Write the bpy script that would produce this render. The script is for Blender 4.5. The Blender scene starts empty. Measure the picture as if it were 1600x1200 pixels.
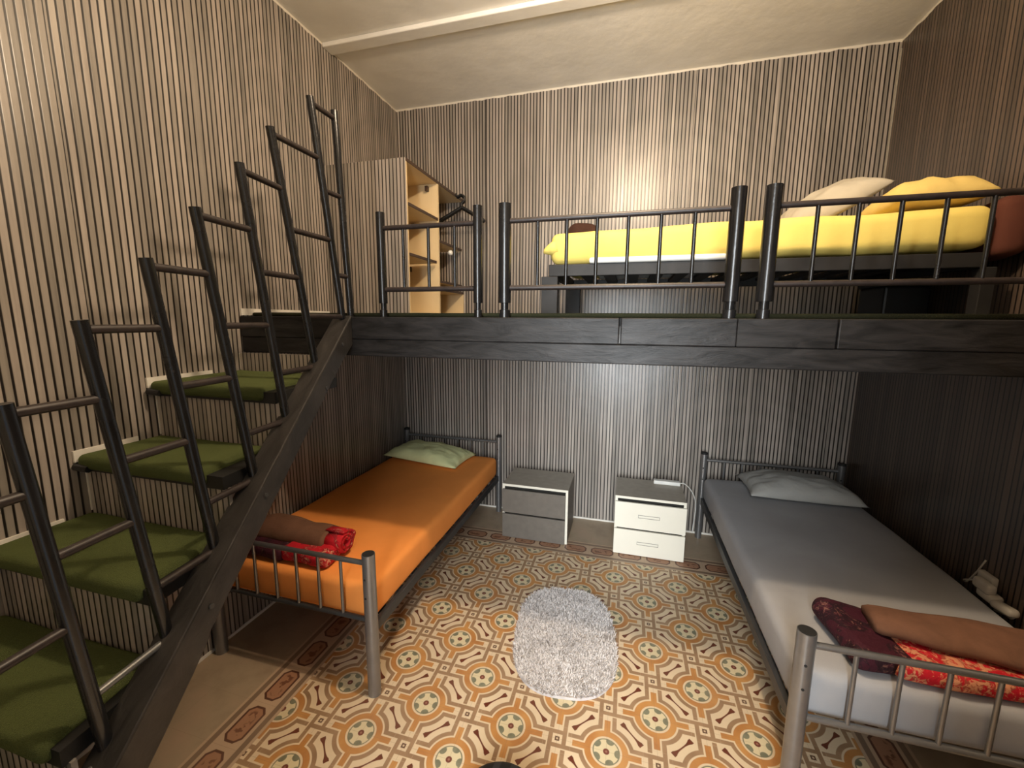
import bpy, bmesh, math, random
from mathutils import Vector, Matrix, noise
from mathutils.noise import noise as pn

S = bpy.context.scene
COL = S.collection
random.seed(7)
# ------------------------------------------------------------------ camera
W, D, H = 3.615, 0.0, 3.51            # room width, back wall plane y, ceiling height
YF = -3.75                            # wall behind the photographer
cam_d = bpy.data.cameras.new('camera')
cam = bpy.data.objects.new('camera', cam_d)
COL.objects.link(cam)
S.camera = cam
cam_d.sensor_fit = 'HORIZONTAL'
cam_d.sensor_width = 36.0
cam_d.lens = 36.0 * 649.5 / 1600.0
cam_d.clip_start = 0.02
yaw, pitch, roll = -0.2671, -0.151, 0.007
fw = Vector((math.sin(yaw) * math.cos(pitch), math.cos(yaw) * math.cos(pitch), math.sin(pitch)))
rt = Vector((math.cos(yaw), -math.sin(yaw), 0))
up = rt.cross(fw)
c_, s_ = math.cos(roll), math.sin(roll)
rt, up = c_ * rt + s_ * up, -s_ * rt + c_ * up
mw = Matrix((rt, up, -fw)).transposed().to_4x4()
mw.translation = (2.0104, -3.4934, 1.7205)
cam.matrix_world = mw

# ------------------------------------------------------------------ world, lights, exposure
S.view_settings.view_transform = 'Standard'
S.view_settings.look = 'None'
S.view_settings.gamma = 1.0
S.view_settings.use_curve_mapping = False
S.view_settings.exposure = 0.0
world = bpy.data.worlds.new('world')
S.world = world
world.use_nodes = True
world.node_tree.nodes['Background'].inputs[0].default_value = (0.75, 0.87, 1.0, 1)
world.node_tree.nodes['Background'].inputs[1].default_value = 0.6


def light(name, kind, loc, energy, color, **kw):
    d = bpy.data.lights.new(name, kind)
    d.energy = energy
    d.color = color
    for k, v in kw.items():
        setattr(d, k, v)
    o = bpy.data.objects.new(name, d)
    COL.objects.link(o)
    o.location = loc
    return o


# assumed unseen warm bulb hanging under the ceiling in front of the loft
light('assumed_bulb_light', 'POINT', (2.0, -2.1, 3.22), 118, (1.0, 0.775, 0.54), shadow_soft_size=0.05)
# added panel of assumed outdoor light, shaped by an assumed doorway behind the photographer
dl = light('assumed_daylight_panel', 'AREA', (1.95, -6.6, 2.30), 560, (0.92, 0.97, 1.0), shape='RECTANGLE', size=1.6, size_y=4.0)
dl.rotation_euler = (math.radians(90), 0, 0)


# ------------------------------------------------------------------ helpers: materials
class X:
    """tiny expression builder for shader math"""
    nt = None

    def __init__(s, v):
        s.v = v

    @staticmethod
    def m(op, *a, clamp=False):
        n = X.nt.nodes.new('ShaderNodeMath')
        n.operation = op
        n.use_clamp = clamp
        for i, q in enumerate(a):
            q = q.v if isinstance(q, X) else q
            if isinstance(q, (int, float)):
                n.inputs[i].default_value = q
            else:
                X.nt.links.new(q, n.inputs[i])
        return X(n.outputs[0])

    def __add__(s, o): return X.m('ADD', s, o)
    __radd__ = __add__
    def __sub__(s, o): return X.m('SUBTRACT', s, o)
    def __rsub__(s, o): return X.m('SUBTRACT', o, s)
    def __mul__(s, o): return X.m('MULTIPLY', s, o)
    __rmul__ = __mul__
    def __truediv__(s, o): return X.m('DIVIDE', s, o)
    def __neg__(s): return X.m('MULTIPLY', s, -1.0)


def ab(a): return X.m('ABSOLUTE', a)
def mn(a, b): return X.m('MINIMUM', a, b)
def mx(a, b): return X.m('MAXIMUM', a, b)
def fl(a): return X.m('FLOOR', a)
def sq(a): return X.m('SQRT', a)
def rnd(a): return fl(a + 0.5)
def frac(a): return X.m('FRACT', a)
def clamp01(a): return X.m('ADD', a, 0.0, clamp=True)
def below(a, e, w):            # 1 where a < e, soft over w
    return X.m('ADD', X.m('DIVIDE', X.m('SUBTRACT', e, a), w), 0.5, clamp=True)
def between(a, lo, hi, w): return below(a, hi, w) * (1.0 - below(a, lo, w))


def mat(name, rough=0.6, metal=0.0, spec=0.5):
    m = bpy.data.materials.new(name)
    m.use_nodes = True
    nt = m.node_tree
    b = nt.nodes['Principled BSDF']
    b.inputs['Roughness'].default_value = rough
    b.inputs['Metallic'].default_value = metal
    b.inputs['Specular IOR Level'].default_value = spec
    X.nt = nt
    return m, nt, b


def coords(nt):
    t = nt.nodes.new('ShaderNodeTexCoord')
    return t.outputs['Object']


def xyz(nt, sock):
    s = nt.nodes.new('ShaderNodeSeparateXYZ')
    nt.links.new(sock, s.inputs[0])
    return X(s.outputs[0]), X(s.outputs[1]), X(s.outputs[2])


def vec(nt, a, b, c):
    n = nt.nodes.new('ShaderNodeCombineXYZ')
    for i, q in enumerate((a, b, c)):
        q = q.v if isinstance(q, X) else q
        if isinstance(q, (int, float)):
            n.inputs[i].default_value = q
        else:
            nt.links.new(q, n.inputs[i])
    return n.outputs[0]


def nz(nt, v, scale, detail=3.0, rough=0.5, dist=0.0):
    n = nt.nodes.new('ShaderNodeTexNoise')
    nt.links.new(v, n.inputs['Vector'])
    n.inputs['Scale'].default_value = scale
    n.inputs['Detail'].default_value = detail
    n.inputs['Roughness'].default_value = rough
    n.inputs['Distortion'].default_value = dist
    return X(n.outputs[0])


def wn(nt, x):
    n = nt.nodes.new('ShaderNodeTexWhiteNoise')
    n.noise_dimensions = '1D'
    nt.links.new(x.v, n.inputs['W'])
    return X(n.outputs['Value'])


def ramp(nt, fac, stops, interp='LINEAR'):
    r = nt.nodes.new('ShaderNodeValToRGB')
    r.color_ramp.interpolation = interp
    els = r.color_ramp.elements
    while len(els) < len(stops):
        els.new(0.5)
    for e, (p, c) in zip(els, stops):
        e.position = p
        e.color = (*c, 1)
    nt.links.new(fac.v, r.inputs[0])
    return r.outputs[0]


def mix(nt, fac, a, b, mode='MIX'):
    n = nt.nodes.new('ShaderNodeMix')
    n.data_type = 'RGBA'
    n.blend_type = mode
    fac = fac.v if isinstance(fac, X) else fac
    if isinstance(fac, (int, float)):
        n.inputs[0].default_value = fac
    else:
        nt.links.new(fac, n.inputs[0])
    for q, i in ((a, 6), (b, 7)):
        if isinstance(q, (tuple, list)):
            n.inputs[i].default_value = (*q, 1)
        else:
            nt.links.new(q, n.inputs[i])
    return n.outputs[2]


def bump(nt, b, h, strength=0.3, dist=0.01):
    n = nt.nodes.new('ShaderNodeBump')
    n.inputs['Strength'].default_value = strength
    n.inputs['Distance'].default_value = dist
    nt.links.new(h.v, n.inputs['Height'])
    nt.links.new(n.outputs[0], b.inputs['Normal'])


def plain(name, col, rough=0.6, metal=0.0, spec=0.5, var=0.12, scale=14, bmp=0.0, bscale=60):
    m, nt, b = mat(name, rough, metal, spec)
    co = coords(nt)
    n = nz(nt, co, scale, 4)
    lo = tuple(max(0, q * (1 - var)) for q in col)
    hi = tuple(min(1, q * (1 + var)) for q in col)
    nt.links.new(ramp(nt, n, [(0.3, lo), (0.7, hi)]), b.inputs['Base Color'])
    if bmp:
        bump(nt, b, nz(nt, co, bscale, 4), bmp)
    return m


def wallpaper(name, axis, tint=(1, 1, 1), pitch=0.0262, offs=0.0, line=0.28, rough=0.31):
    """printed slat wallpaper: pale wooden slats, dark joints, rolls 0.53 m wide"""
    m, nt, b = mat(name, rough, 0, 0.62)
    co = coords(nt)
    x, y, z = xyz(nt, co)
    s = (x if axis == 'x' else y) + (5.0 + offs)
    wob = nz(nt, vec(nt, s * 1.5, z * 0.8, 0.0), 1.2, 1) * 0.012
    s = s + wob
    rollid = fl(s / 0.53)
    s2 = s + wn(nt, rollid) * 0.03
    q = s2 / pitch
    sid = fl(q)
    f = frac(q)
    dark = below(f, line, 0.10) * (1.0 - below(f, 0.02, 0.05))
    r1 = wn(nt, sid)
    grain = nz(nt, vec(nt, s * 90.0, z * 2.2, sid * 3.1), 1.0, 4, 0.6)
    cloud = nz(nt, vec(nt, s * 1.6, z * 1.2, 2.0), 1.6, 4, 0.6)
    blotch = nz(nt, vec(nt, sid * 0.7, z * 2.0, 7.0), 1.0, 2)
    t = r1 * 0.30 + grain * 0.30 + blotch * 0.30 + cloud * 0.25
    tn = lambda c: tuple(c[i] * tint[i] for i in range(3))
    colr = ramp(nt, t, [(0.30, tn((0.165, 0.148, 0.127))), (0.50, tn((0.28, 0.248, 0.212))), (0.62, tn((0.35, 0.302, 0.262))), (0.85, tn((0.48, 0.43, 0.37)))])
    col = mix(nt, dark, colr, tn((0.011, 0.008, 0.007)))
    # plaster showing where the paper stops short of ceiling
    edge = nz(nt, vec(nt, s * 4.0, 0.0, 0.0), 3.0, 3) * 0.03
    col = mix(nt, below(H - z, edge + (-0.001), 0.002), col, (0.68, 0.63, 0.54))
    nt.links.new(col, b.inputs['Base Color'])
    h = cloud * 0.6 + nz(nt, vec(nt, s, z * 0.7, 0.0), 9.0, 3) * 0.4 - dark * 0.12
    bump(nt, b, h, 0.25, 0.010)
    rr = nt.nodes.new('ShaderNodeMapRange')
    nt.links.new(cloud.v, rr.inputs[0])
    rr.inputs[3].default_value = rough - 0.08
    rr.inputs[4].default_value = rough + 0.1
    nt.links.new(rr.outputs[0], b.inputs['Roughness'])
    return m


def floor_material():
    """encaustic cement tiles: 12 x n patterned field, octagon border, plain edge strip"""
    m, nt, b = mat('patterned_cement_tiles', 0.42, 0, 0.4)
    co = coords(nt)
    x, y, z = xyz(nt, co)
    T = 0.2
    p = (x - 1.208) / T
    q = (y + 1.602) / T
    u = (p + q) * 0.5
    v = (p - q) * 0.5
    fu = u - rnd(u)
    fv = v - rnd(v)
    dx = (fu + fv) * T
    dy = (fu - fv) * T
    r = sq(dx * dx + dy * dy)
    A, Bv = ab(dx), ab(dy)
    # arms along the axes, ring outside radius .088
    la, lb = mx(A, Bv), mn(A, Bv)
    arm = mx(lb - 0.0125, la - 0.137)
    d = mn(r - 0.088, arm)
    w = 0.0022
    cream = (0.72, 0.575, 0.385)
    orange = ramp(nt, nz(nt, co, 9, 3), [(0.3, (0.44, 0.185, 0.052)), (0.7, (0.58, 0.29, 0.09))])
    tan = ramp(nt, nz(nt, co, 11, 3), [(0.3, (0.28, 0.168, 0.09)), (0.7, (0.38, 0.24, 0.135))])
    green = ramp(nt, nz(nt, co, 30, 3), [(0.3, (0.15, 0.155, 0.10)), (0.7, (0.24, 0.24, 0.16))])
    red = (0.13, 0.028, 0.012)
    col = mix(nt, below(d, 0.0, w), cream, orange)
    col = mix(nt, between(d, 0.0075, 0.0255, w), col, tan)
    # small crossing square
    sx = (0.5 - ab(fu)) * (2 * T * 0.7071)
    sy = (0.5 - ab(fv)) * (2 * T * 0.7071)
    # pinwheel of straight bars around the crossing square
    hu = u - fl(u) - 0.5
    hv = v - fl(v) - 0.5
    qa = (hu + hv) * T
    qb = (hu - hv) * T
    win = below(mx(ab(qa), ab(qb)), 0.056, w)
    bars = None
    for (e1, e2) in ((qa, qb), (-qb, qa), (-qa, -qb), (qb, -qa)):
        lng = below(ab(e1 - 0.029), 0.009, w) * below(ab(e2 - 0.015), 0.050, w)
        sht = below(ab(e1 + 0.029), 0.009, w) * below(0.043, e2, w)
        bb = mx(lng, sht)
        bars = bb if bars is None else mx(bars, bb)
    col = mix(nt, win, col, cream)
    col = mix(nt, win * clamp01(bars), col, tan)
    sqd = mx(ab(qa), ab(qb))
    col = mix(nt, below(sqd, 0.0095, w), col, (0.11, 0.05, 0.03))
    col = mix(nt, below(sqd, 0.0035, w), col, cream)
    # bones on the cell edges, both directions
    for e, a in ((sx, ab(fv) * (2 * T * 0.7071)), (sy, ab(fu) * (2 * T * 0.7071))):
        inner = below(a, 0.075, w) * below(e, 0.021, w)
        col = mix(nt, inner * below(0.0, d - 0.026, w), col, cream)
        t = clamp01(a / 0.046)
        half = 0.0030 + t * t * t * 0.0078
        bone = below(e, half, w) * below(a, 0.057, w)
        col = mix(nt, bone, col, red)
    # disc
    col = mix(nt, below(r, 0.0625, w), col, cream)
    col = mix(nt, below(r, 0.054, w), col, green)
    ang = X.m('ARCTAN2', dy, dx)
    k = ang * (5 / (2 * math.pi))
    fk = (k - rnd(k)) * (2 * math.pi / 5)
    bx_ = r * X.m('COSINE', fk) - 0.0455
    by_ = r * X.m('SINE', fk) * 0.85
    blob = sq(bx_ * bx_ + by_ * by_)
    flower = below(r, 0.0495, w) * (1.0 - below(blob, 0.0138, w))
    col = mix(nt, flower, col, (0.70, 0.60, 0.38))
    col = mix(nt, below(r, 0.0125, w), col, (0.15, 0.03, 0.02))
    col = mix(nt, below(r, 0.0045, w), col, (0.36, 0.17, 0.12))
    # ---- border, distance in from the plain strip (left, right, back)
    dL = x - 0.408
    dR = 3.208 - x
    dB = -0.402 - y
    db = mn(mn(dL, dR), dB)
    side = below(mn(dL, dR), dB, 0.0005)              # 1 on side borders
    along = frac((side * y + (1.0 - side) * x + 0.002 - 0.008 * (1.0 - side)) / T + 20.0) - 0.5
    al = ab(along) * T
    ac = ab(db - 0.1)
    oct_ = mx(mx(al - 0.083, ac - 0.046), (al + ac) * 0.7071 - 0.0735)
    bcol = mix(nt, below(oct_, 0.0, w), (0.50, 0.36, 0.24), (0.10, 0.035, 0.02))
    bcol = mix(nt, below(oct_, -0.010, w), bcol, (0.36, 0.185, 0.105))
    spot = nz(nt, co, 26, 2)
    bcol = mix(nt, below(oct_, -0.025, 0.01) * below(0.55, spot, 0.05), bcol, (0.18, 0.07, 0.035))
    bcol = mix(nt, between(ac, 0.062, 0.086, w), bcol, (0.215, 0.145, 0.095))
    col = mix(nt, below(db, 0.2, 0.001), col, bcol)
    # ---- plain strip
    gx = ab(frac((side * y + (1.0 - side) * x) / T + 20.0) - 0.5)
    pl = ramp(nt, nz(nt, co, 5, 5, 0.6), [(0.3, (0.29, 0.215, 0.145)), (0.5, (0.37, 0.285, 0.19)), (0.75, (0.43, 0.30, 0.205))])
    col = mix(nt, below(db, 0.0, 0.001), col, pl)
    # joints and wear
    jx = ab(frac(p + 100.0) - 0.5)
    jy = ab(frac(q + 100.0) - 0.5)
    joint = below(0.4965, mx(jx, jy), 0.002)
    col = mix(nt, joint * 0.35, col, (0.20, 0.14, 0.09))
    wear = nz(nt, co, 3.0, 5, 0.65)
    col = mix(nt, clamp01(wear * 1.6 - 0.55) * 0.35, col, (0.36, 0.26, 0.18))
    nt.links.new(col, b.inputs['Base Color'])
    bump(nt, b, nz(nt, co, 12, 4) - joint * 0.2, 0.08, 0.004)
    return m


def carpet(name, col, sheen=0.35):
    m, nt, b = mat(name, 0.95, 0, 0.1)
    co = coords(nt)
    n = nz(nt, co, 420, 2)
    n2 = nz(nt, co, 5, 4)
    c = ramp(nt, n * 0.6 + n2 * 0.4, [(0.3, tuple(q * 0.55 for q in col)), (0.7, tuple(q * 1.35 for q in col))])
    nt.links.new(c, b.inputs['Base Color'])
    bump(nt, b, n, 0.8, 0.006)
    b.inputs['Sheen Weight'].default_value = sheen
    b.inputs['Sheen Roughness'].default_value = 0.35
    b.inputs['Sheen Tint'].default_value = (*[min(1, q * 5) for q in col], 1)
    return m


def fabric(name, col, wr=0.25, scale=6, var=0.08):
    m, nt, b = mat(name, 0.9, 0, 0.15)
    co = coords(nt)
    x, y, z = xyz(nt, co)
    big = nz(nt, co, scale, 4, 0.55, 0.4)
    fine = nz(nt, co, 900, 1)
    c = ramp(nt, big * 0.7 + fine * 0.3, [(0.3, tuple(q * (1 - var) for q in col)), (0.7, tuple(min(1, q * (1 + var)) for q in col))])
    nt.links.new(c, b.inputs['Base Color'])
    bump(nt, b, big + fine * 0.05, wr, 0.02)
    return m


def black_paint(name, rough=0.3, tint=(0.017, 0.016, 0.016), grain='x', spec=0.5):
    m, nt, b = mat(name, rough, 0, spec)
    co = coords(nt)
    x, y, z = xyz(nt, co)
    v = vec(nt, x * 2.0, y * 9.0, z * 9.0) if grain == 'x' else (vec(nt, x * 9.0, y * 3.0, z * 3.0) if grain == 'yz' else co)
    g = nz(nt, v, 3.0, 5, 0.6, 0.6)
    nt.links.new(ramp(nt, g, [(0.3, tuple(q * 0.45 for q in tint)), (0.75, tuple(q * 1.9 for q in tint))]), b.inputs['Base Color'])
    rr = nt.nodes.new('ShaderNodeMapRange')
    nt.links.new(nz(nt, co, 5, 4).v, rr.inputs[0])
    rr.inputs[3].default_value = rough - 0.10
    rr.inputs[4].default_value = rough + 0.16
    nt.links.new(rr.outputs[0], b.inputs['Roughness'])
    bump(nt, b, g, 0.4, 0.010)
    return m


def floral(name, a, b_, c, thr=0.66):
    m, nt, b = mat(name, 0.75, 0, 0.3)
    co = coords(nt)
    n = nz(nt, co, 9.0, 3, 0.6, 1.5)
    k = nz(nt, co, 34.0, 4, 0.7, 2.0)
    base = ramp(nt, n, [(0.0, a), (0.52, b_), (0.60, a), (0.72, b_)], 'CONSTANT')
    msk = clamp01((n * 0.6 + k * 0.7 - thr) * 14.0)
    nt.links.new(mix(nt, msk, base, c), b.inputs['Base Color'])
    bump(nt, b, k, 0.4, 0.01)
    return m


M = {}
M['paper_left'] = wallpaper('slat_wallpaper_left', 'y', line=0.30)
M['paper_back'] = wallpaper('slat_wallpaper_back', 'x', offs=0.007, line=0.34)
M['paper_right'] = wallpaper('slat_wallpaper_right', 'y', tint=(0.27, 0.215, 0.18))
M['paper_box'] = wallpaper('slat_wallpaper_joinery', 'x', offs=0.011)
M['floor'] = floor_material()
M['plaster'] = plain('ceiling_plaster', (0.80, 0.785, 0.745), 0.5, 0, 0.4, 0.06, 3, 0.6, 6)
M['white_paint'] = plain('white_paint', (0.72, 0.69, 0.62), 0.6)
M['turf'] = carpet('green_stair_carpet', (0.066, 0.080, 0.028))
M['turf_dark'] = carpet('dark_green_loft_carpet', (0.030, 0.031, 0.016), 0.0)
M['beam'] = black_paint('black_beam_paint', 0.40, (0.017, 0.016, 0.016), 'x', 0.2)
M['stringer'] = black_paint('black_stringer_paint', 0.42, (0.019, 0.017, 0.0155), 'yz')
M['tube'] = black_paint('black_tube_paint', 0.22, (0.007, 0.007, 0.0075), 'n')
M['rust'] = plain('brown_black_tube', (0.020, 0.0135, 0.012), 0.45, 0.0, 0.5, 0.4, 40)
M['steel'] = plain('grey_steel', (0.27, 0.27, 0.27), 0.30, 0.75, 0.5, 0.05, 30)
M['dark_steel'] = plain('dark_bed_steel', (0.055, 0.055, 0.056), 0.45, 0.3, 0.5, 0.1, 20)
M['bore'] = plain('dark_tube_end', (0.01, 0.01, 0.01), 0.7)  # near-black discs paint the shade of open foot tubes and bolt holes; head caps are black
M['orange'] = fabric('orange_sheet', (0.90, 0.32, 0.075), 0.12, 3)
M['grey_sheet'] = fabric('grey_sheet', (0.36, 0.36, 0.37), 0.15, 4)
M['yellow'] = fabric('yellow_sheet', (0.76, 0.60, 0.16), 0.3, 5)
M['white_sheet'] = fabric('white_sheet', (0.75, 0.74, 0.70), 0.2)
M['lime'] = fabric('pale_green_pillowcase', (0.66, 0.68, 0.36), 0.5, 9)
M['grey_case'] = fabric('grey_pillowcase', (0.36, 0.36, 0.34), 0.5, 8)
M['cream_case'] = fabric('cream_pillowcase', (0.52, 0.47, 0.37), 0.4, 8)
M['gold_case'] = fabric('gold_pillowcase', (0.70, 0.52, 0.17), 0.4, 8)
M['brown'] = fabric('brown_fleece', (0.165, 0.082, 0.050), 0.3, 14, 0.2)
M['dark_brown'] = fabric('dark_brown_fleece', (0.055, 0.026, 0.018), 0.3, 14, 0.2)
M['rust_cloth'] = fabric('rust_cloth', (0.10, 0.034, 0.022), 0.3, 6)
M['floral_red'] = floral('red_floral_fleece', (0.50, 0.008, 0.018), (0.28, 0.006, 0.014), (0.62, 0.30, 0.19), 0.71)
M['floral_mix'] = floral('red_and_cream_floral_fleece', (0.50, 0.008, 0.018), (0.33, 0.05, 0.03), (0.62, 0.27, 0.14), 0.645)
M['floral_plum'] = floral('plum_floral_fleece', (0.052, 0.007, 0.016), (0.022, 0.005, 0.010), (0.20, 0.09, 0.07), 0.74)
M['birch'] = plain('pale_wood_board', (0.70, 0.54, 0.31), 0.5, 0, 0.4, 0.05, 4)
M['edge'] = plain('dark_brown_edge', (0.055, 0.030, 0.018), 0.5)
M['grey_board'] = plain('grey_brown_board', (0.145, 0.128, 0.108), 0.5, 0, 0.4, 0.08, 20)
M['top_board'] = plain('taupe_board', (0.34, 0.305, 0.25), 0.45, 0, 0.4, 0.08, 20)
M['cream'] = plain('cream_laminate', (0.80, 0.77, 0.66), 0.4, 0, 0.5, 0.02, 6)
M['shade_fill'] = plain('recess_shade', (0.02, 0.018, 0.015), 0.9)
M['line'] = plain('grey_outline', (0.30, 0.28, 0.25), 0.5)
M['plastic'] = plain('white_plastic', (0.74, 0.73, 0.68), 0.4)
M['plastic_old'] = plain('yellowed_plastic', (0.40, 0.365, 0.31), 0.5)
M['black'] = plain('black_plastic', (0.008, 0.008, 0.008), 0.5)
M['black_wood'] = plain('black_bed_wood', (0.018, 0.017, 0.0165), 0.5, 0, 0.3, 0.3, 12)
M['rug_base'] = plain('rug_backing', (0.50, 0.46, 0.44), 0.95, 0, 0.1)


def rug_mat():
    m, nt, b = mat('rug_pile', 0.9, 0, 0.1)
    co = coords(nt)
    n = nz(nt, co, 7, 4, 0.6) * 0.6 + nz(nt, co, 160, 2) * 0.4
    nt.links.new(ramp(nt, n, [(0.25, (0.44, 0.41, 0.40)), (0.45, (0.66, 0.62, 0.60)), (0.7, (0.78, 0.74, 0.72))]), b.inputs['Base Color'])
    return m


M['pile'] = rug_mat()


def stool_mat():
    m, nt, b = mat('black_striped_cloth', 0.8)
    x, y, z = xyz(nt, coords(nt))
    f = frac(x / 0.06)
    nt.links.new(mix(nt, below(f, 0.4, 0.05), (0.006, 0.006, 0.006), (0.03, 0.03, 0.034)), b.inputs['Base Color'])
    return m


M['stool'] = stool_mat()


# ------------------------------------------------------------------ helpers: meshes and objects
def bm_new(): return bmesh.new()


def obj(name, bm, m, parent=None, smooth=False, bevel=0.0, extra=None):
    bmesh.ops.recalc_face_normals(bm, faces=bm.faces[:])
    me = bpy.data.meshes.new(name)
    bm.to_mesh(me)
    bm.free()
    if smooth:
        for p in me.polygons:
            p.use_smooth = True
        if smooth == 'auto':
            me.set_sharp_from_angle(angle=math.radians(40))
    me.materials.append(M[m] if isinstance(m, str) else m)
    for e in extra or ():
        me.materials.append(M[e])
    o = bpy.data.objects.new(name, me)
    COL.objects.link(o)
    if parent:
        o.parent = parent
        o.matrix_parent_inverse = Matrix.Translation(-parent.location)
    if bevel:
        bv = o.modifiers.new('bevel', 'BEVEL')
        bv.width = bevel
        bv.segments = 2
        bv.limit_method = 'ANGLE'
    return o


def thing(name, label, cat, loc=(0, 0, 0), group=None):
    o = bpy.data.objects.new(name, None)
    o.empty_display_size = 0.1
    COL.objects.link(o)
    o.location = loc
    return tag(o, label, cat, group)


def tag(o, label, cat, group=None):
    o['label'] = label
    o['category'] = cat
    if group:
        o['group'] = group
    return o


def struct(name, bm, m, **kw):
    o = obj(name, bm, m, **kw)
    o['kind'] = 'structure'
    return o


def box(bm, x0, x1, y0, y1, z0, z1):
    vs = [bm.verts.new((x, y, z)) for x in (x0, x1) for y in (y0, y1) for z in (z0, z1)]
    for f in ((0, 1, 3, 2), (4, 6, 7, 5), (0, 4, 5, 1), (2, 3, 7, 6), (0, 2, 6, 4), (1, 5, 7, 3)):
        bm.faces.new([vs[i] for i in f])
    return vs


def B(*a):
    bm = bm_new()
    box(bm, *a)
    return bm


def tube(bm, pts, r, seg=10, cap=True):
    pts = [Vector(p) for p in pts]
    rings = []
    n = len(pts)
    prev = None
    for i, p in enumerate(pts):
        t = (pts[min(i + 1, n - 1)] - pts[max(i - 1, 0)]).normalized()
        if prev is None:
            a = Vector((0, 0, 1)) if abs(t.z) < 0.9 else Vector((1, 0, 0))
            u = t.cross(a).normalized()
        else:
            u = (prev - t * prev.dot(t)).normalized()
        prev = u
        w = t.cross(u)
        rr = r[i] if isinstance(r, (list, tuple)) else r
        rings.append([bm.verts.new(p + rr * (math.cos(2 * math.pi * k / seg) * u + math.sin(2 * math.pi * k / seg) * w)) for k in range(seg)])
    for a, b in zip(rings, rings[1:]):
        for k in range(seg):
            bm.faces.new((a[k], a[(k + 1) % seg], b[(k + 1) % seg], b[k]))
    if cap:
        bm.faces.new(rings[0][::-1])
        bm.faces.new(rings[-1])
    return bm


def TB(pts, r, seg=12):
    return tube(bm_new(), pts, r, seg)


def smooth_path(pts, k=6):
    P = [Vector(p) for p in pts]
    out = []
    for i in range(len(P) - 1):
        p0, p1, p2, p3 = P[max(i - 1, 0)], P[i], P[i + 1], P[min(i + 2, len(P) - 1)]
        for j in range(k):
            t = j / k
            out.append(0.5 * ((2 * p1) + (p2 - p0) * t + (2 * p0 - 5 * p1 + 4 * p2 - p3) * t * t + (3 * p1 - p0 - 3 * p2 + p3) * t ** 3))
    out.append(P[-1])
    return out


def rbox(x0, x1, y0, y1, z0, z1, r, step=0.06, fn=None, rz=None):
    """soft rounded block with a dense surface; fn(v) nudges each vertex"""
    bm = bm_new()
    cx, cy, cz = (x0 + x1) / 2, (y0 + y1) / 2, (z0 + z1) / 2
    hx, hy, hz = (x1 - x0) / 2, (y1 - y0) / 2, (z1 - z0) / 2
    r = min(r, hx, hy, hz)

    def axis(h):
        a = [-h + r * (1 - math.cos(t * math.pi / 2 / 4)) for t in range(5)]
        k = max(1, int((2 * h - 2 * r) / step))
        inner = [-h + r + (2 * h - 2 * r) * i / k for i in range(1, k)] if h > r else []
        return sorted(set(round(q, 6) for q in a + inner + [-q for q in a]))
    ax, ay, az = axis(hx), axis(hy), axis(hz)
    cache = {}

    def V(x, y, z):
        k = (round(x, 6), round(y, 6), round(z, 6))
        if k not in cache:
            ix, iy, iz = (max(-h + r, min(h - r, q)) for q, h in ((x, hx), (y, hy), (z, hz)))
            d = Vector((x - ix, y - iy, z - iz))
            p = Vector((ix, iy, iz))
            if d.length > 1e-9:
                p += d.normalized() * r
            p += Vector((cx, cy, cz))
            if fn:
                p = fn(p)
            cache[k] = bm.verts.new(p)
        return cache[k]
    for A, Bx, f in ((ax, ay, lambda a, b, s: (a, b, s * hz)), (ax, az, lambda a, b, s: (a, s * hy, b)), (ay, az, lambda a, b, s: (s * hx, a, b))):
        for s in (-1, 1):
            for i in range(len(A) - 1):
                for j in range(len(Bx) - 1):
                    vs = [V(*f(A[i], Bx[j], s)), V(*f(A[i + 1], Bx[j], s)), V(*f(A[i + 1], Bx[j + 1], s)), V(*f(A[i], Bx[j + 1], s))]
                    if len(set(vs)) == 4:
                        try:
                            bm.faces.new(vs)
                        except ValueError:
                            pass
    return bm


def pillow(w, l, t, seed=0, n=28, pinch=0.07, wr=0.012):
    """soft pillow lying in xy with sharp corners and creases"""
    bm = bm_new()
    top, bot = {}, {}
    for i in range(n + 1):
        for j in range(n + 1):
            u, v = i / n * 2 - 1, j / n * 2 - 1
            x = u * w / 2 * (1 - pinch * (1 - v * v) * abs(u) ** 3) * (1 + 0.02 * pn(Vector((u, v, seed))))
            y = v * l / 2 * (1 - pinch * (1 - u * u) * abs(v) ** 3)
            e = max(0.0, (1 - abs(u) ** 2.6)) ** 0.55 * max(0.0, (1 - abs(v) ** 2.6)) ** 0.55
            h = t * e
            cr = wr * (pn(Vector((u * 2.3, v * 2.1, seed))) + 0.6 * pn(Vector((u * 5 + v * 2, v * 5 - u, seed + 5)))) * min(1, e * 2.5)
            top[i, j] = bm.verts.new((x, y, h * 0.72 + cr))
            bot[i, j] = top[i, j] if i in (0, n) or j in (0, n) else bm.verts.new((x, y, -h * 0.22))
    for i in range(n):
        for j in range(n):
            bm.faces.new((top[i, j], top[i + 1, j], top[i + 1, j + 1], top[i, j + 1]))
            q = (bot[i, j], bot[i, j + 1], bot[i + 1, j + 1], bot[i + 1, j])
            if len(set(q)) == 4:
                try:
                    bm.faces.new(q)
                except ValueError:
                    pass
    return bm


def xf(bm, loc, rx=0, ry=0, rz=0):
    m = Matrix.Translation(loc) @ Matrix.Rotation(rz, 4, 'Z') @ Matrix.Rotation(ry, 4, 'Y') @ Matrix.Rotation(rx, 4, 'X')
    bmesh.ops.transform(bm, matrix=m, verts=bm.verts[:])
    return bm


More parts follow.
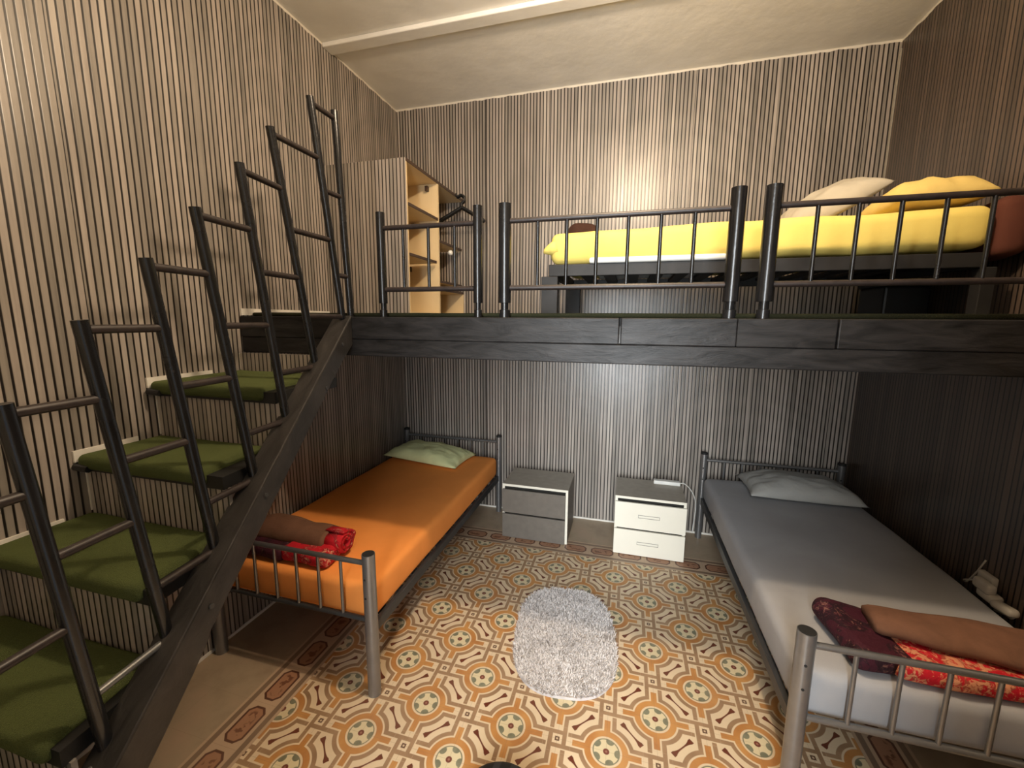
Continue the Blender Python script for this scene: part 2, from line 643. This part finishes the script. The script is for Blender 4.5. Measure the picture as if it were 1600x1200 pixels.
# ------------------------------------------------------------------ the room
struct('floor', B(0, W, YF, 0, -0.1, 0), 'floor')
bm = bm_new()
box(bm, -0.12, W + 0.12, YF - 0.12, 0.12, H, H + 0.12)
struct('ceiling', bm, 'plaster')
struct('trim_1', B(0, W, -0.915, -0.82, H - 0.028, H), 'plaster', bevel=0.006)
struct('wall_left', B(-0.12, 0, YF - 0.12, 0.12, -0.1, H), 'paper_left')
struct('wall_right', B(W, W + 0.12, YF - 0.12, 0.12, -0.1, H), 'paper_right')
struct('wall_back', B(0, W, 0, 0.12, -0.1, H), 'paper_back')
bm = bm_new()
DX0, DX1, DZ = 1.45, 2.36, 2.65  # assumed doorway opening, sized to shape the added outdoor light
box(bm, 0, DX0, YF - 0.12, YF, -0.1, H)
box(bm, DX1, W, YF - 0.12, YF, -0.1, H)
box(bm, DX0, DX1, YF - 0.12, YF, DZ, H)
struct('wall_front', bm, 'white_paint')
struct('baseboard_back', B(0.0, W, -0.006, 0, 0, 0.014), 'white_paint')
struct('baseboard_left', B(0, 0.006, YF, -0.006, 0, 0.016), 'white_paint')

# ------------------------------------------------------------------ loft platform
t = thing('loft_platform', 'black timber loft platform with dark green carpet spanning the room above the two beds', 'loft', (1.8, -1.65, 1.543))
obj('beam', B(0.002, W - 0.002, -1.700, -1.60, 1.543, 1.625), 'beam', t, bevel=0.004)
for x0, x1 in ((0.002, 1.978), (1.985, 2.4205), (2.421, 2.752), (2.757, W - 0.002)):
    obj('beam_board', B(x0, x1, -1.702, -1.60, 1.6255, 1.735), 'beam', t, bevel=0.004)
obj('deck', B(0.002, W - 0.002, -1.60, -0.002, 1.70, 1.735), 'black_wood', t)
obj('loft_carpet', rbox(0.012, W - 0.002, -1.632, -0.002, 1.7355, 1.756, 0.009, 0.12, lambda p: p + Vector((0, 0.004 * pn(p * 5) if p.y < -1.57 else 0, 0.002 * pn(p * 3.3)))), 'turf_dark', t, True)
struct('trim_2', B(0.0005, 0.010, -1.695, -1.0, 1.740, 1.776), 'white_paint')
struct('trim_3', B(W - 0.010, W - 0.0005, -0.012, -0.0005, 1.76, 3.45), 'top_board')

# ------------------------------------------------------------------ stairs
st = thing('staircase', 'open sided staircase with green carpeted treads and wallpapered risers against the left wall', 'stairs', (0.4, -2.6, 0))
SA, SB, SZ, SS, STH = 0.60, 0.13, 1.746, 0.91, 0.10


def sx_(y): return SA - SB * (y + 1.70)
def sz_(y): return SZ + SS * (y + 1.70)


# stringer: sloping beam with a short doubled length above a notch
bm = bm_new()
yb = -1.7 - SZ / SS
prof = []           # (y, z) side profile
for y in (-1.705, -2.0, -2.3, -2.6, -2.9, -3.3):
    prof.append((y, sz_(y)))
prof.append((yb + 0.05, sz_(yb + 0.05)))
prof.append((yb + 0.05, 0.0))
prof.append((yb + 0.22, 0.0))
for y, dz in ((-3.2, 0.155), (-2.80, 0.155), (-2.70, 0.155), (-2.64, 0.145), (-2.625, 0.130), (-2.3, 0.130), (-2.0, 0.130), (-1.80, 0.130), (-1.705, 0.142)):
    prof.append((y, sz_(y) - dz + 0.004 * math.sin(y * 37)))
L_ = [bm.verts.new((sx_(y), y, z)) for y, z in prof]
R_ = [bm.verts.new((sx_(y) + STH, y, z)) for y, z in prof]
n = len(prof)
for i in range(n):
    bm.faces.new((L_[i], L_[(i + 1) % n], R_[(i + 1) % n], R_[i]))
bm.faces.new(L_[::-1])
bm.faces.new(R_)
obj('stringer', bm, 'stringer', st, bevel=0.006)

for y, dz in ((-1.80, 0.05), (-1.95, 0.10), (-2.36, 0.05), (-2.62, 0.06)):
    c = Vector((sx_(y) + STH, y, sz_(y) - dz))
    obj('bolt', TB([c - Vector((0.002, 0, 0)), c + Vector((0.005, 0, 0))], 0.008, 10), 'dark_steel', st)

fronts = [(-2.19, 1.45), (-2.47, 1.205), (-2.745, 0.97), (-2.99, 0.73), (-3.25, 0.49), (-3.51, 0.25)]
backs = [-1.725, -2.155, -2.435, -2.71, -2.955, -3.215]
for i, ((yf, z), yb_) in enumerate(zip(fronts, backs)):
    xr = sx_(yf) + 0.005
    xc = xr - (0.055 + 0.015 * i if i < 2 else 0.03)
    bm = bm_new()
    for v in box(bm, 0.012, xr, yf + 0.022, yb_ - 0.002, z - 0.066, z - 0.020):
        if v.co.x > 0.1:
            v.co.x = sx_(v.co.y) + 0.005
    tr = obj('tread', bm, 'black', st)
    sag = lambda p: p + Vector((-SB * (p.y - yf) * p.x / 0.65, 0.003 * pn(p * 8), 0.003 * pn(p * 6)))
    obj('tread_carpet', rbox(0.012, xc, yf, yb_ - 0.002, z - 0.056, z, 0.022, 0.06, sag), 'turf', tr, True)
    zl = fronts[i][1]
    ztop = (1.54 if i == 0 else fronts[i - 1][1] - 0.064)
    obj('riser', B(0.006, sx_(yb_) + (0.012 if i else -0.06), yb_, yb_ + 0.012, zl - 0.05, ztop), 'paper_box', st)
    obj('wall_strip', B(0.0005, 0.010, yf, yf + 0.30 if i == 0 else yf + 0.22, z - 0.03, z + (0.014 if i < 2 else 0.005)), 'white_paint', st)
    if i < 3:
        obj('riser_edge', B(0.0005, 0.0055, yb_ - 0.004 if i else yb_, yb_ + 0.006, zl, ztop), 'white_paint', st)
    br = bm_new()
    tube(br, [(0.014, yf - 0.002, z - 0.045), (0.075, yf + 0.004, z - 0.05)], 0.014, 8)
    obj('bracket', br, 'black', st)

# ------------------------------------------------------------------ stair railing
rl = thing('stair_railing', 'black tube railing of stepped ladder frames leaning along the open side of the staircase', 'railing', (0.7, -2.3, 0.9))
UP = [((0.66, -1.655, 1.7355), (-1.703, 2.66)), ((0.66, -1.722, 1.728), (-1.858, 2.648)), ((0.659, -1.925, 1.520), (-2.084, 2.435)),
      ((0.688, -2.143, 1.325), (-2.262, 2.243)), ((0.713, -2.337, 1.148), (-2.457, 2.047)), ((0.738, -2.527, 0.976), (-2.630, 1.871)),
      ((0.761, -2.711, 0.808), (-2.806, 1.703)), ((0.785, -2.892, 0.645), (-2.965, 1.533)), ((0.806, -3.075, 0.48), (-3.145, 1.355))]


def up_at(i, z):
    (x, y, zb), (yt, zt) = UP[i]
    f = (z - zb) / (zt - zb)
    return Vector((x, y + (yt - y) * f, z))


for i, (b0, (yt, zt)) in enumerate(UP):
    obj('upright', TB([b0, (b0[0], yt, zt + 0.012)], 0.0165, 12), 'tube', rl, 'auto')
    if i:
        for k, dz in enumerate((0.010, 0.350, 0.735)):
            z = zt - dz
            a, b = up_at(i, z), up_at(i - 1, z)
            if i == 1 and k == 2:
                z = 1.93
                a, b = up_at(i, z), up_at(0, z)
            if i == 2 and k == 2:
                z = 1.735
                a, b = up_at(i, z), up_at(1, z)
            silver = k == 2 and i in (7, 8)
            ob = obj('rung', TB([a, b], 0.0115 if not silver else 0.010, 10), 'steel' if silver else 'rust', rl, 'auto')
            if silver:
                ob['label'] = 'bare steel rung'

# ------------------------------------------------------------------ beds
def bed_frame(x0, x1, yfoot, yhead, label, low_steel, name='single_bed'):
    t = thing(name, label, 'bed', ((x0 + x1) / 2, (yfoot + yhead) / 2, 0))
    for y, end in ((yfoot, 'foot'), (yhead, 'head')):
        for x in (x0, x1):
            r = 0.029 if end == 'foot' else 0.024
            p = obj('post', TB([(x, y, 0.0), (x, y, 0.70)], r, 20), 'steel', t, 'auto')
            c = obj('post_end', TB([(x, y, 0.698), (x, y, 0.7015 if end == 'foot' else 0.712)], r * (0.9 if end == 'foot' else 1.02), 20), 'bore', p, 'auto')
            for z in (0.59, 0.50):
                obj('bolt_hole', TB([(x - 0.004, y - r + 0.003, z), (x - 0.004, y - r - 0.001, z)], 0.005, 8), 'bore', p)
        for z in (0.652, 0.375):
            obj('rail', TB([(x0, y, z), (x1, y, z)], 0.0115, 12), 'steel' if z > 0.5 or low_steel else 'dark_steel', t, 'auto')
        for k in range(6):
            x = x0 + 0.1475 + k * (x1 - x0 - 0.295) / 5
            obj('bar', TB([(x, y, 0.375), (x, y, 0.652)], 0.0075, 10), 'steel', t, 'auto')
    for x in (x0 + 0.005, x1 - 0.005):
        obj('side_rail', B(x - 0.012, x + 0.012, yfoot + 0.03, yhead - 0.03, 0.295, 0.345), 'dark_steel', t, bevel=0.003)
    bm = bm_new()
    for k in range(12):
        y = yfoot + 0.12 + k * (yhead - yfoot - 0.24) / 11
        box(bm, x0 + 0.02, x1 - 0.02, y - 0.03, y + 0.03, 0.335, 0.347)
    obj('slats', bm, 'dark_steel', t)
    return t


bed_frame(0.045, 0.955, -2.02, -0.065, 'grey steel single bed along the left wall, half under the stairs', False)
bed_frame(2.640, 3.560, -2.02, -0.065, 'grey steel single bed along the right wall under the loft', True)


def wrinkle(a, s, z0):
    def f(p):
        k = 1.0 if p.z > z0 else 0.6
        return p + Vector((a * 0.5 * k * pn(p * s + Vector((9, 0, 0))), a * 0.5 * k * pn(p * s + Vector((0, 5, 0))), a * k * pn(Vector((p.x * s, p.y * s * 0.7, p.z)))))
    return f


tag(obj('mattress', rbox(0.035, 0.952, -1.996, -0.105, 0.352, 0.525, 0.036, 0.05, wrinkle(0.006, 4, 0.4)), 'orange', None, True),
    'mattress in a plain orange fitted sheet on the bed by the left wall', 'mattress')
tag(obj('mattress', rbox(2.640, 3.572, -1.996, -0.105, 0.352, 0.530, 0.042, 0.05, wrinkle(0.008, 4, 0.4)), 'grey_sheet', None, True),
    'mattress in a grey fitted sheet on the bed by the right wall', 'mattress')

tag(obj('pillow', xf(pillow(0.70, 0.40, 0.13, 3, pinch=0.05, wr=0.016), (0.41, -0.315, 0.562), rz=-0.10, ry=0.04), 'lime', None, True),
    'crumpled pale green pillow at the head of the orange mattress', 'pillow')
tag(obj('pillow', xf(pillow(0.68, 0.40, 0.15, 8, pinch=0.05, wr=0.014), (3.200, -0.315, 0.570), rz=0.02, ry=0.01), 'grey_case', None, True),
    'plump grey pillow at the head of the grey mattress', 'pillow')


# ------------------------------------------------------------------ rolled blankets
def spiral(axis_x0, axis_x1, cy, cz, r0, r1, turns, th, squash=0.85):
    bm = bm_new()
    n = int(turns * 22)
    rows = []
    for i in range(n + 1):
        f = i / n
        a = f * turns * 2 * math.pi
        r = r0 + (r1 - r0) * f
        rows.append((a, r))
    A = []
    for x in (axis_x0, axis_x1):
        inn, out = [], []
        for a, r in rows:
            wob = 1 + 0.05 * math.sin(3 * a + x)
            inn.append(bm.verts.new((x, cy + r * wob * math.cos(a), cz + squash * r * wob * math.sin(a))))
            out.append(bm.verts.new((x + 0.004 * math.sin(5 * a), cy + (r + th) * wob * math.cos(a), cz + squash * (r + th) * wob * math.sin(a))))
        A.append((inn, out))
    (i0, o0), (i1, o1) = A
    for k in range(n):
        bm.faces.new((i0[k], i0[k + 1], i1[k + 1], i1[k]))
        bm.faces.new((o0[k], o1[k], o1[k + 1], o0[k + 1]))
        bm.faces.new((i0[k], o0[k], o0[k + 1], i0[k + 1]))
        bm.faces.new((i1[k], i1[k + 1], o1[k + 1], o1[k]))
    bm.faces.new((i0[0], i1[0], o1[0], o0[0]))
    bm.faces.new((i0[n], o0[n], o1[n], i1[n]))
    return bm


def lump(sc, seed):
    def f(p):
        return p + Vector((0.010 * pn(p * 9 + Vector((seed, 0, 0))), 0.012 * pn(p * 8 + Vector((0, seed, 0))), 0.012 * sc * pn(p * 7 + Vector((0, 0, seed)))))
    return f


bl = thing('blanket', 'rolled brown and red floral blanket at the foot of the orange mattress', 'blanket', (0.40, -1.84, 0.53))
prof = lambda x: 0.062 + 0.022 * math.sin(math.pi * min(1, max(0, (x - 0.08) / 0.62)))


def roll_body(x0, x1, cy0, cy1, cz, ry, rz_, seed, n=26, seg=26, t0=0.30):
    bm = bm_new()
    rings = []
    for i in range(n + 1):
        f = i / n
        x = x0 + (x1 - x0) * f
        k = min(1.0, (t0 + 3.2 * min(f, 1 - f)) if f < 0.5 else 1.0)
        bulge = 1 + 0.12 * math.sin(f * 3.1 + seed)
        ring = []
        for j in range(seg):
            a = 2 * math.pi * j / seg
            p = Vector((x, cy0 + (cy1 - cy0) * f + ry * k * bulge * math.cos(a), cz + rz_ * k * bulge * math.sin(a)))
            p += Vector((0, 0.008 * pn(p * 9), 0.009 * pn(p * 8 + Vector((seed, 0, 0)))))
            ring.append(bm.verts.new(p))
        rings.append(ring)
    for a, b in zip(rings, rings[1:]):
        for j in range(seg):
            bm.faces.new((a[j], a[(j + 1) % seg], b[(j + 1) % seg], b[j]))
    bm.faces.new(rings[0][::-1])
    bm.faces.new(rings[-1])
    return bm


obj('brown_roll', roll_body(0.07, 0.60, -1.785, -1.815, 0.606, 0.095, 0.062, 2), 'brown', bl, True)
obj('floral_fold', rbox(0.40, 0.675, -1.965, -1.76, 0.531, 0.606, 0.030, 0.03, lump(1, 4)), 'floral_red', bl, True)['label'] = 'red floral fold'
obj('floral_end', rbox(0.10, 0.42, -1.972, -1.76, 0.531, 0.600, 0.030, 0.03, lump(1, 9)), 'floral_plum', bl, True)['label'] = 'dark plum floral fold'
obj('rolled_end', spiral(0.585, 0.690, -1.82, 0.608, 0.012, 0.058, 2.3, 0.017), 'floral_red', bl, True)['label'] = 'red spiral end'

bl = thing('blanket', 'folded brown, red and plum floral blanket at the foot of the grey mattress', 'blanket', (3.1, -1.83, 0.535))
obj('brown_roll', xf(roll_body(-0.255, 0.24, 0, 0, 0, 0.092, 0.038, 5, t0=0.85), (3.19, -1.80, 0.625), rz=-0.10), 'brown', bl, True)
obj('floral_fold', rbox(2.93, 3.50, -1.975, -1.74, 0.536, 0.600, 0.028, 0.03, lump(1.1, 14)), 'floral_mix', bl, True)['label'] = 'red floral fold'
obj('floral_end', xf(rbox(-0.10, 0.10, -0.155, 0.155, -0.038, 0.046, 0.038, 0.025, lump(1.6, 21)), (2.895, -1.81, 0.574), ry=0.12, rz=0.12), 'floral_plum', bl, True)['label'] = 'dark plum floral fold'

# ------------------------------------------------------------------ nightstands
def nightstand(x0, x1, zt, mat_side, mat_front, label, handles, dshift):
    t = thing('nightstand', label, 'nightstand', ((x0 + x1) / 2, -0.28, 0))
    yf, yb = -0.47, -0.09
    bm = bm_new()
    box(bm, x0, x1, yf + 0.003, yb, zt - 0.018, zt)
    obj('top', bm, 'top_board', t)
    bm = bm_new()
    box(bm, x0, x0 + 0.018, yf + 0.003, yb, 0, zt - 0.018)
    box(bm, x1 - 0.018, x1, yf + 0.003, yb, 0, zt - 0.018)
    box(bm, x0 + 0.018, x1 - 0.018, yb - 0.012, yb, 0.02, zt - 0.018)
    obj('carcass', bm, mat_side, t)
    bm = bm_new()
    box(bm, x0 - 0.0005, x1 + 0.0005, yf, yf + 0.003, zt - 0.018, zt + 0.0003)
    box(bm, x0 - 0.0005, x0 + 0.018, yf, yf + 0.003, 0, zt - 0.018)
    box(bm, x1 - 0.018, x1 + 0.0005, yf, yf + 0.003, 0, zt - 0.018)
    obj('edge_band', bm, 'cream', t)['label'] = 'cream edging'
    obj('shade_block', B(x0 + 0.019, x1 - 0.019, yf + 0.02, yb - 0.02, 0.02, zt - 0.02), 'shade_fill', t)  # solid near-black block stands in for the shade within the carcass
    zs = ((0.212, zt - 0.038), (0.004, 0.198))
    for z0, z1 in zs:
        d = obj('drawer', B(x0 + dshift[0], x1 + dshift[1], yf - 0.020, yf - 0.002, z0, z1), mat_front, t, bevel=0.0015)
        if handles:
            zc, xc = (z0 + z1) / 2 + 0.002, (x0 + x1) / 2 - 0.005
            bm = bm_new()
            a, h_, w_ = 0.075, 0.011, 0.0022
            for q in ((xc - a, xc + a, zc + h_ - w_, zc + h_), (xc - a, xc + a, zc - h_, zc - h_ + w_), (xc - a, xc - a + w_, zc - h_, zc + h_), (xc + a - w_, xc + a, zc - h_, zc + h_)):
                box(bm, q[0], q[1], yf - 0.024, yf - 0.0195, q[2], q[3])
            obj('handle', bm, 'line', d)['label'] = 'slim outlined pull'
    return t


nightstand(1.112, 1.634, 0.440, 'grey_board', 'grey_board', 'grey-brown two drawer nightstand with cream edging beside the orange bed', False, (0.004, -0.017))
nightstand(1.985, 2.478, 0.448, 'top_board', 'cream', 'cream fronted two drawer nightstand beside the grey bed', True, (0.002, 0.002))

ps = thing('power_strip', 'white power strip lying on the cream fronted nightstand', 'power strip', (2.37, -0.14, 0.448))
obj('body', B(2.27, 2.468, -0.165, -0.115, 0.4485, 0.478), 'plastic', ps, bevel=0.006)
obj('cord', tube(bm_new(), smooth_path([(2.466, -0.140, 0.465), (2.500, -0.130, 0.462), (2.545, -0.11, 0.42), (2.585, -0.09, 0.35), (2.61, -0.05, 0.25), (2.605, -0.035, 0.10), (2.60, -0.035, 0.02)]), 0.004, 8), 'plastic', ps, True)

# ------------------------------------------------------------------ wall adapters by the grey bed
ad = thing('plug_adapter', 'cluster of old white plug adapters and cords on the right wall beside the grey bed', 'plug', (W, -1.36, 0.58))
obj('socket', rbox(W - 0.028, W - 0.001, -1.345, -1.265, 0.565, 0.630, 0.008, 0.03), 'plastic_old', ad, True)
obj('adapter', rbox(W - 0.066, W - 0.027, -1.385, -1.295, 0.565, 0.615, 0.015, 0.03), 'plastic_old', ad, True)
obj('adapter', rbox(W - 0.060, W - 0.010, -1.400, -1.315, 0.535, 0.575, 0.014, 0.03), 'plastic_old', ad, True)
obj('plug', xf(rbox(-0.022, 0.022, -0.05, 0.05, -0.018, 0.018, 0.016, 0.03), (W - 0.040, -1.440, 0.553), rx=-0.15), 'plastic_old', ad, True)
obj('cord', tube(bm_new(), smooth_path([(W - 0.05, -1.29, 0.585), (W - 0.05, -1.24, 0.555), (W - 0.030, -1.225, 0.540), (W - 0.015, -1.245, 0.60), (W - 0.008, -1.270, 0.675)]), 0.0035, 8), 'plastic_old', ad, True)
obj('cord', tube(bm_new(), smooth_path([(W - 0.04, -1.485, 0.545), (W - 0.03, -1.46, 0.525), (W - 0.020, -1.42, 0.515), (W - 0.02, -1.37, 0.50)]), 0.0035, 8), 'plastic_old', ad, True)

# ------------------------------------------------------------------ rug
bm = bm_new()
RC, RA, RB_, RR = Vector((1.757, -1.425, 0)), 0.275, 0.395, 0.13


def rug_pt(a, k=1.0):
    e = 2 / 2.7
    c, s = math.cos(a), math.sin(a)
    x = RA * k * math.copysign(abs(c) ** e, c)
    y = RB_ * k * math.copysign(abs(s) ** e, s)
    return RC + Vector((x * math.cos(RR) - y * math.sin(RR), x * math.sin(RR) + y * math.cos(RR), 0))


ring0 = [bm.verts.new(rug_pt(2 * math.pi * i / 72) + Vector((0, 0, 0.001))) for i in range(72)]
ring1 = [bm.verts.new(rug_pt(2 * math.pi * i / 72, 0.985) + Vector((0, 0, 0.010))) for i in range(72)]
for i in range(72):
    bm.faces.new((ring0[i], ring0[(i + 1) % 72], ring1[(i + 1) % 72], ring1[i]))
bm.faces.new(ring1)
bm.faces.new(ring0[::-1])
rug = tag(obj('rug', bm, 'rug_base'), 'small pale grey shaggy oval rug in the middle of the tiled floor', 'rug')
bm = bm_new()
for i in range(20000):
    a = random.random() * 2 * math.pi
    k = math.sqrt(random.random())
    p = rug_pt(a, k * 0.985)
    p.z = 0.008
    h = random.uniform(0.010, 0.022)
    dr = random.random() * 2 * math.pi
    ln = Vector((math.cos(dr), math.sin(dr), 0))
    d = ln * random.uniform(0.008, 0.022) + Vector((0, 0, h * 0.8))
    sd = Vector((-ln.y, ln.x, 0)) * 0.0022
    v = [bm.verts.new(p - sd), bm.verts.new(p + sd), bm.verts.new(p + d * 0.6 + sd * 0.9), bm.verts.new(p + d + ln * 0.004), bm.verts.new(p + d * 0.6 - sd * 0.9)]
    bm.faces.new(v)
pile = obj('pile', bm, 'pile', rug)
pile['kind'] = 'stuff'

# ------------------------------------------------------------------ loft guard rails
def guard(x0, x1, r, bars, label):
    t = thing('guard_rail', label, 'railing', ((x0 + x1) / 2, -1.668, 1.735))
    y = -1.668
    for x in (x0, x1):
        p = obj('post', TB([(x, y, 1.800), (x, y, 2.222)], r, 20), 'tube', t, 'auto')
        obj('post_foot', TB([(x, y, 1.7355), (x, y, 1.768), (x, y, 1.770), (x, y, 1.802)], [r * 0.86, r * 0.86, r * 0.62, r * 0.62], 16), 'tube', p, 'auto')
    for z in (2.150, 1.865):
        obj('rail', TB([(x0, y, z), (x1, y, z)], 0.0115, 12), 'rust', t, 'auto')
    for x in bars:
        obj('bar', TB([(x, y, 1.865), (x, y, 2.150)], 0.0075, 10), 'tube', t, 'auto')
    return t


guard(0.857, 1.347, 0.021, (0.975, 1.105, 1.235), 'short black guard rail frame at the top of the stairs')
guard(1.474, 2.394, 0.028, [1.474 + 0.1475 + k * 0.125 for k in range(6)], 'long black guard rail frame in the middle of the loft edge')
guard(2.512, 3.440, 0.028, [2.512 + 0.1475 + k * 0.1266 for k in range(6)], 'black guard rail frame nearest the right wall on the loft edge')

# ------------------------------------------------------------------ loft bed
lb = thing('loft_bed', 'low black wooden bed frame on the loft', 'bed', (2.5, -0.75, 1.757))
obj('side_rail', B(1.585, 3.47, -1.20, -1.17, 1.960, 2.022), 'black_wood', lb, bevel=0.003)
obj('side_rail', B(1.585, 3.47, -0.33, -0.30, 1.960, 2.022), 'black_wood', lb, bevel=0.003)
obj('end_rail', B(1.585, 1.615, -1.17, -0.33, 1.960, 2.022), 'black_wood', lb, bevel=0.003)
obj('end_rail', B(3.44, 3.47, -1.17, -0.33, 1.960, 2.022), 'black_wood', lb, bevel=0.003)
for x0, x1, y0, y1 in ((1.545, 1.635, -1.20, -1.13), (1.562, 1.665, -0.36, -0.29), (3.455, 3.505, -1.21, -1.15), (3.455, 3.505, -0.36, -0.29)):
    obj('leg', B(x0, x1, y0, y1, 1.7580, 1.960), 'black_wood', lb, bevel=0.003)
for k in range(13):
    x = 1.72 + k * 0.137
    obj('slat', B(x, x + 0.07, -1.168, -0.332, 1.995, 2.010), 'black_wood', lb)


def loftm(p):
    q = p + Vector((0.008 * pn(p * 5), 0.010 * pn(Vector((p.x * 2.5, p.z * 26 + p.x * 1.5, 3))), 0.010 * pn(Vector((p.x * 4, p.y * 3, 0)))))
    q.z += (p.x - 1.6) * 0.013 * (1 if p.z > 2.1 else 0.4)
    return q


lm = tag(obj('mattress', rbox(1.590, 3.475, -1.215, -0.30, 2.028, 2.192, 0.050, 0.05, loftm), 'yellow', None, True),
         'mattress in a bright yellow fitted sheet on the loft bed', 'mattress')
obj('sheet_corner', TB([(1.620, -1.18, 2.11), (1.585, -1.19, 2.10), (1.565, -1.195, 2.092), (1.555, -1.197, 2.085)], [0.045, 0.028, 0.016, 0.006], 12), 'yellow', lm, True)
obj('under_sheet', rbox(1.80, 2.46, -1.213, -0.32, 2.0225, 2.052, 0.012, 0.08), 'white_sheet', lm, True)['label'] = 'white sheet edge'
tag(obj('pillow', xf(pillow(0.52, 0.36, 0.17, 11, pinch=0.06, wr=0.016), (3.075, -0.60, 2.350), rx=0.15, ry=-0.50, rz=0.0), 'cream_case', None, True),
    'cream pillow propped up beside the yellow pillow on the loft bed', 'pillow')
tag(obj('pillow', xf(pillow(0.37, 0.38, 0.15, 17, pinch=0.05), (3.315, -1.00, 2.266), ry=-0.05, rz=0.0), 'gold_case', None, True),
    'golden yellow pillow at the right end of the loft bed', 'pillow')
tag(obj('blanket', rbox(1.57, 1.80, -0.54, -0.36, 2.19, 2.392, 0.085, 0.04, lump(1, 3)), 'dark_brown', None, True),
    'dark brown rolled blanket behind the left end of the yellow mattress', 'blanket')
tag(obj('blanket', rbox(3.49, W - 0.012, -1.22, -0.55, 2.00, 2.25, 0.05, 0.05, lump(1.3, 31)), 'rust_cloth', None, True),
    'rust red blanket wedged between the yellow mattress and the right wall', 'blanket')
sb = thing('storage_box', 'black box standing under the right end of the loft bed', 'box', (3.3, -0.8, 1.757))
obj('body', B(3.385, 3.60, -0.66, -0.385, 1.757, 1.925), 'black', sb, bevel=0.012)
obj('lid', B(3.38, 3.605, -0.665, -0.38, 1.926, 1.950), 'black', sb, bevel=0.006)

# ------------------------------------------------------------------ wardrobe and hangers
wd = thing('wardrobe', 'open wooden wardrobe with a wallpapered side in the back left corner of the loft', 'wardrobe', (0.31, -0.49, 1.757))
zb, ztp = 1.757, 2.735
obj('side_panel', B(0.012, 0.612, -0.972, -0.968, zb, ztp), 'paper_box', wd)['label'] = 'side covered in slat wallpaper'
obj('side_board', B(0.012, 0.610, -0.9675, -0.950, zb, ztp - 0.018), 'birch', wd)
obj('divider', B(0.020, 0.610, -0.502, -0.484, zb + 0.018, ztp - 0.018), 'birch', wd)
obj('end_panel', B(0.020, 0.610, -0.022, -0.004, zb + 0.018, 1.945), 'birch', wd)
obj('base_board', B(0.012, 0.610, -0.9495, -0.004, zb, zb + 0.018), 'birch', wd)
obj('top_board', B(0.012, 0.608, -0.9675, -0.004, ztp - 0.0175, ztp), 'birch', wd)
obj('back_board', B(0.012, 0.018, -0.9495, -0.502, zb + 0.018, ztp - 0.018), 'birch', wd)
eb = bm_new()
box(eb, 0.6085, 0.613, -0.9675, -0.004, ztp - 0.0175, ztp + 0.001)
obj('edge_strip', eb, 'edge', wd)
for z, y0, y1 in ((2.465, -0.9495, -0.503), (2.150, -0.9495, -0.540), (2.315, -0.483, -0.045), (2.015, -0.483, -0.050), (1.955, -0.483, -0.004)):
    s = obj('shelf', B(0.020, 0.604, y0, y1, z - 0.009, z + 0.009), 'birch', wd)
    obj('edge_strip', B(0.6045, 0.611, y0, y1, z - 0.009, z + 0.009), 'edge', s)
for z, x in ((2.44, 0.40), (2.125, 0.36), (2.70, 0.52)):
    obj('shelf_support', B(x, x + 0.022, -0.530, -0.5025, z - 0.035, z), 'edge', wd)
obj('knob', TB([(0.612, -0.33, 2.25), (0.625, -0.33, 2.25), (0.640, -0.33, 2.25), (0.648, -0.33, 2.25)], [0.008, 0.02, 0.02, 0.008], 12), 'plastic', wd, True)


def hanger(dx, dy):
    c = Vector((0.66 + dx, -0.16 + dy, 2.63))
    pts = [(-0.205, 0, -0.105), (-0.19, 0, -0.088), (-0.10, 0, -0.045), (-0.02, 0, -0.005), (0, 0, 0.002), (0.02, 0, -0.005), (0.10, 0, -0.052), (0.18, 0, -0.10), (0.195, 0, -0.115)]
    t = thing('clothes_hanger', 'black clothes hanger hung on the end of the loft wardrobe', 'hanger', tuple(c), 'black hangers on the wardrobe')
    b = bm_new()
    tube(b, smooth_path([c + Vector(p) for p in pts]), 0.0125, 10)
    tube(b, [c + Vector((-0.195, 0, -0.105)), c + Vector((0.185, 0, -0.112))], 0.005, 8)
    obj('frame', b, 'black', t, True)
    hk = [c + Vector(p) for p in ((0, 0, 0), (0.002, 0, 0.035), (0.025, 0, 0.055), (0.022, 0, 0.085), (-0.005, 0, 0.100), (-0.035, 0, 0.090), (-0.048, 0, 0.112))]
    obj('hook', tube(bm_new(), smooth_path(hk), 0.0095, 8), 'black', t, True)
    return t


hanger(0, 0)
hanger(-0.012, 0.035)

# ------------------------------------------------------------------ assumed ceiling lamp (unseen, just above the frame) and the black stool top at the bottom edge
lp = thing('assumed_ceiling_lamp', 'assumed unseen ceiling bulb holder on a short cord in front of the loft', 'lamp', (2.0, -2.1, H))
obj('ceiling_rose', TB([(2.0, -2.1, H), (2.0, -2.1, H - 0.02)], 0.045, 20), 'white_paint', lp, 'auto')
obj('socket', TB([(2.0, -2.1, H - 0.02), (2.0, -2.1, H - 0.22)], 0.016, 16), 'white_paint', lp, 'auto')

sl = thing('stool', 'black rounded seat peeking in at the bottom edge of the picture', 'stool', (1.62, -2.36, 0))
def dome(p):
    return p
bm = bm_new()
rings = []
for i in range(13):
    a = i / 12 * math.pi
    r = max(0.002, 0.165 * math.sin(a) ** 0.7)
    z = 0.085 - 0.075 * math.cos(math.pi - a) * -1
    rings.append([bm.verts.new((1.675 + r * math.cos(2 * math.pi * k / 32), -2.393 + r * math.sin(2 * math.pi * k / 32), z)) for k in range(32)])
for a, b in zip(rings, rings[1:]):
    for k in range(32):
        bm.faces.new((a[k], a[(k + 1) % 32], b[(k + 1) % 32], b[k]))
obj('cushion', bm, 'stool', sl, True)
bm = bm_new()
tube(bm, [(1.675, -2.393, 0.0), (1.675, -2.393, 0.012)], 0.12, 24)
obj('foot_ring', bm, 'black', sl)
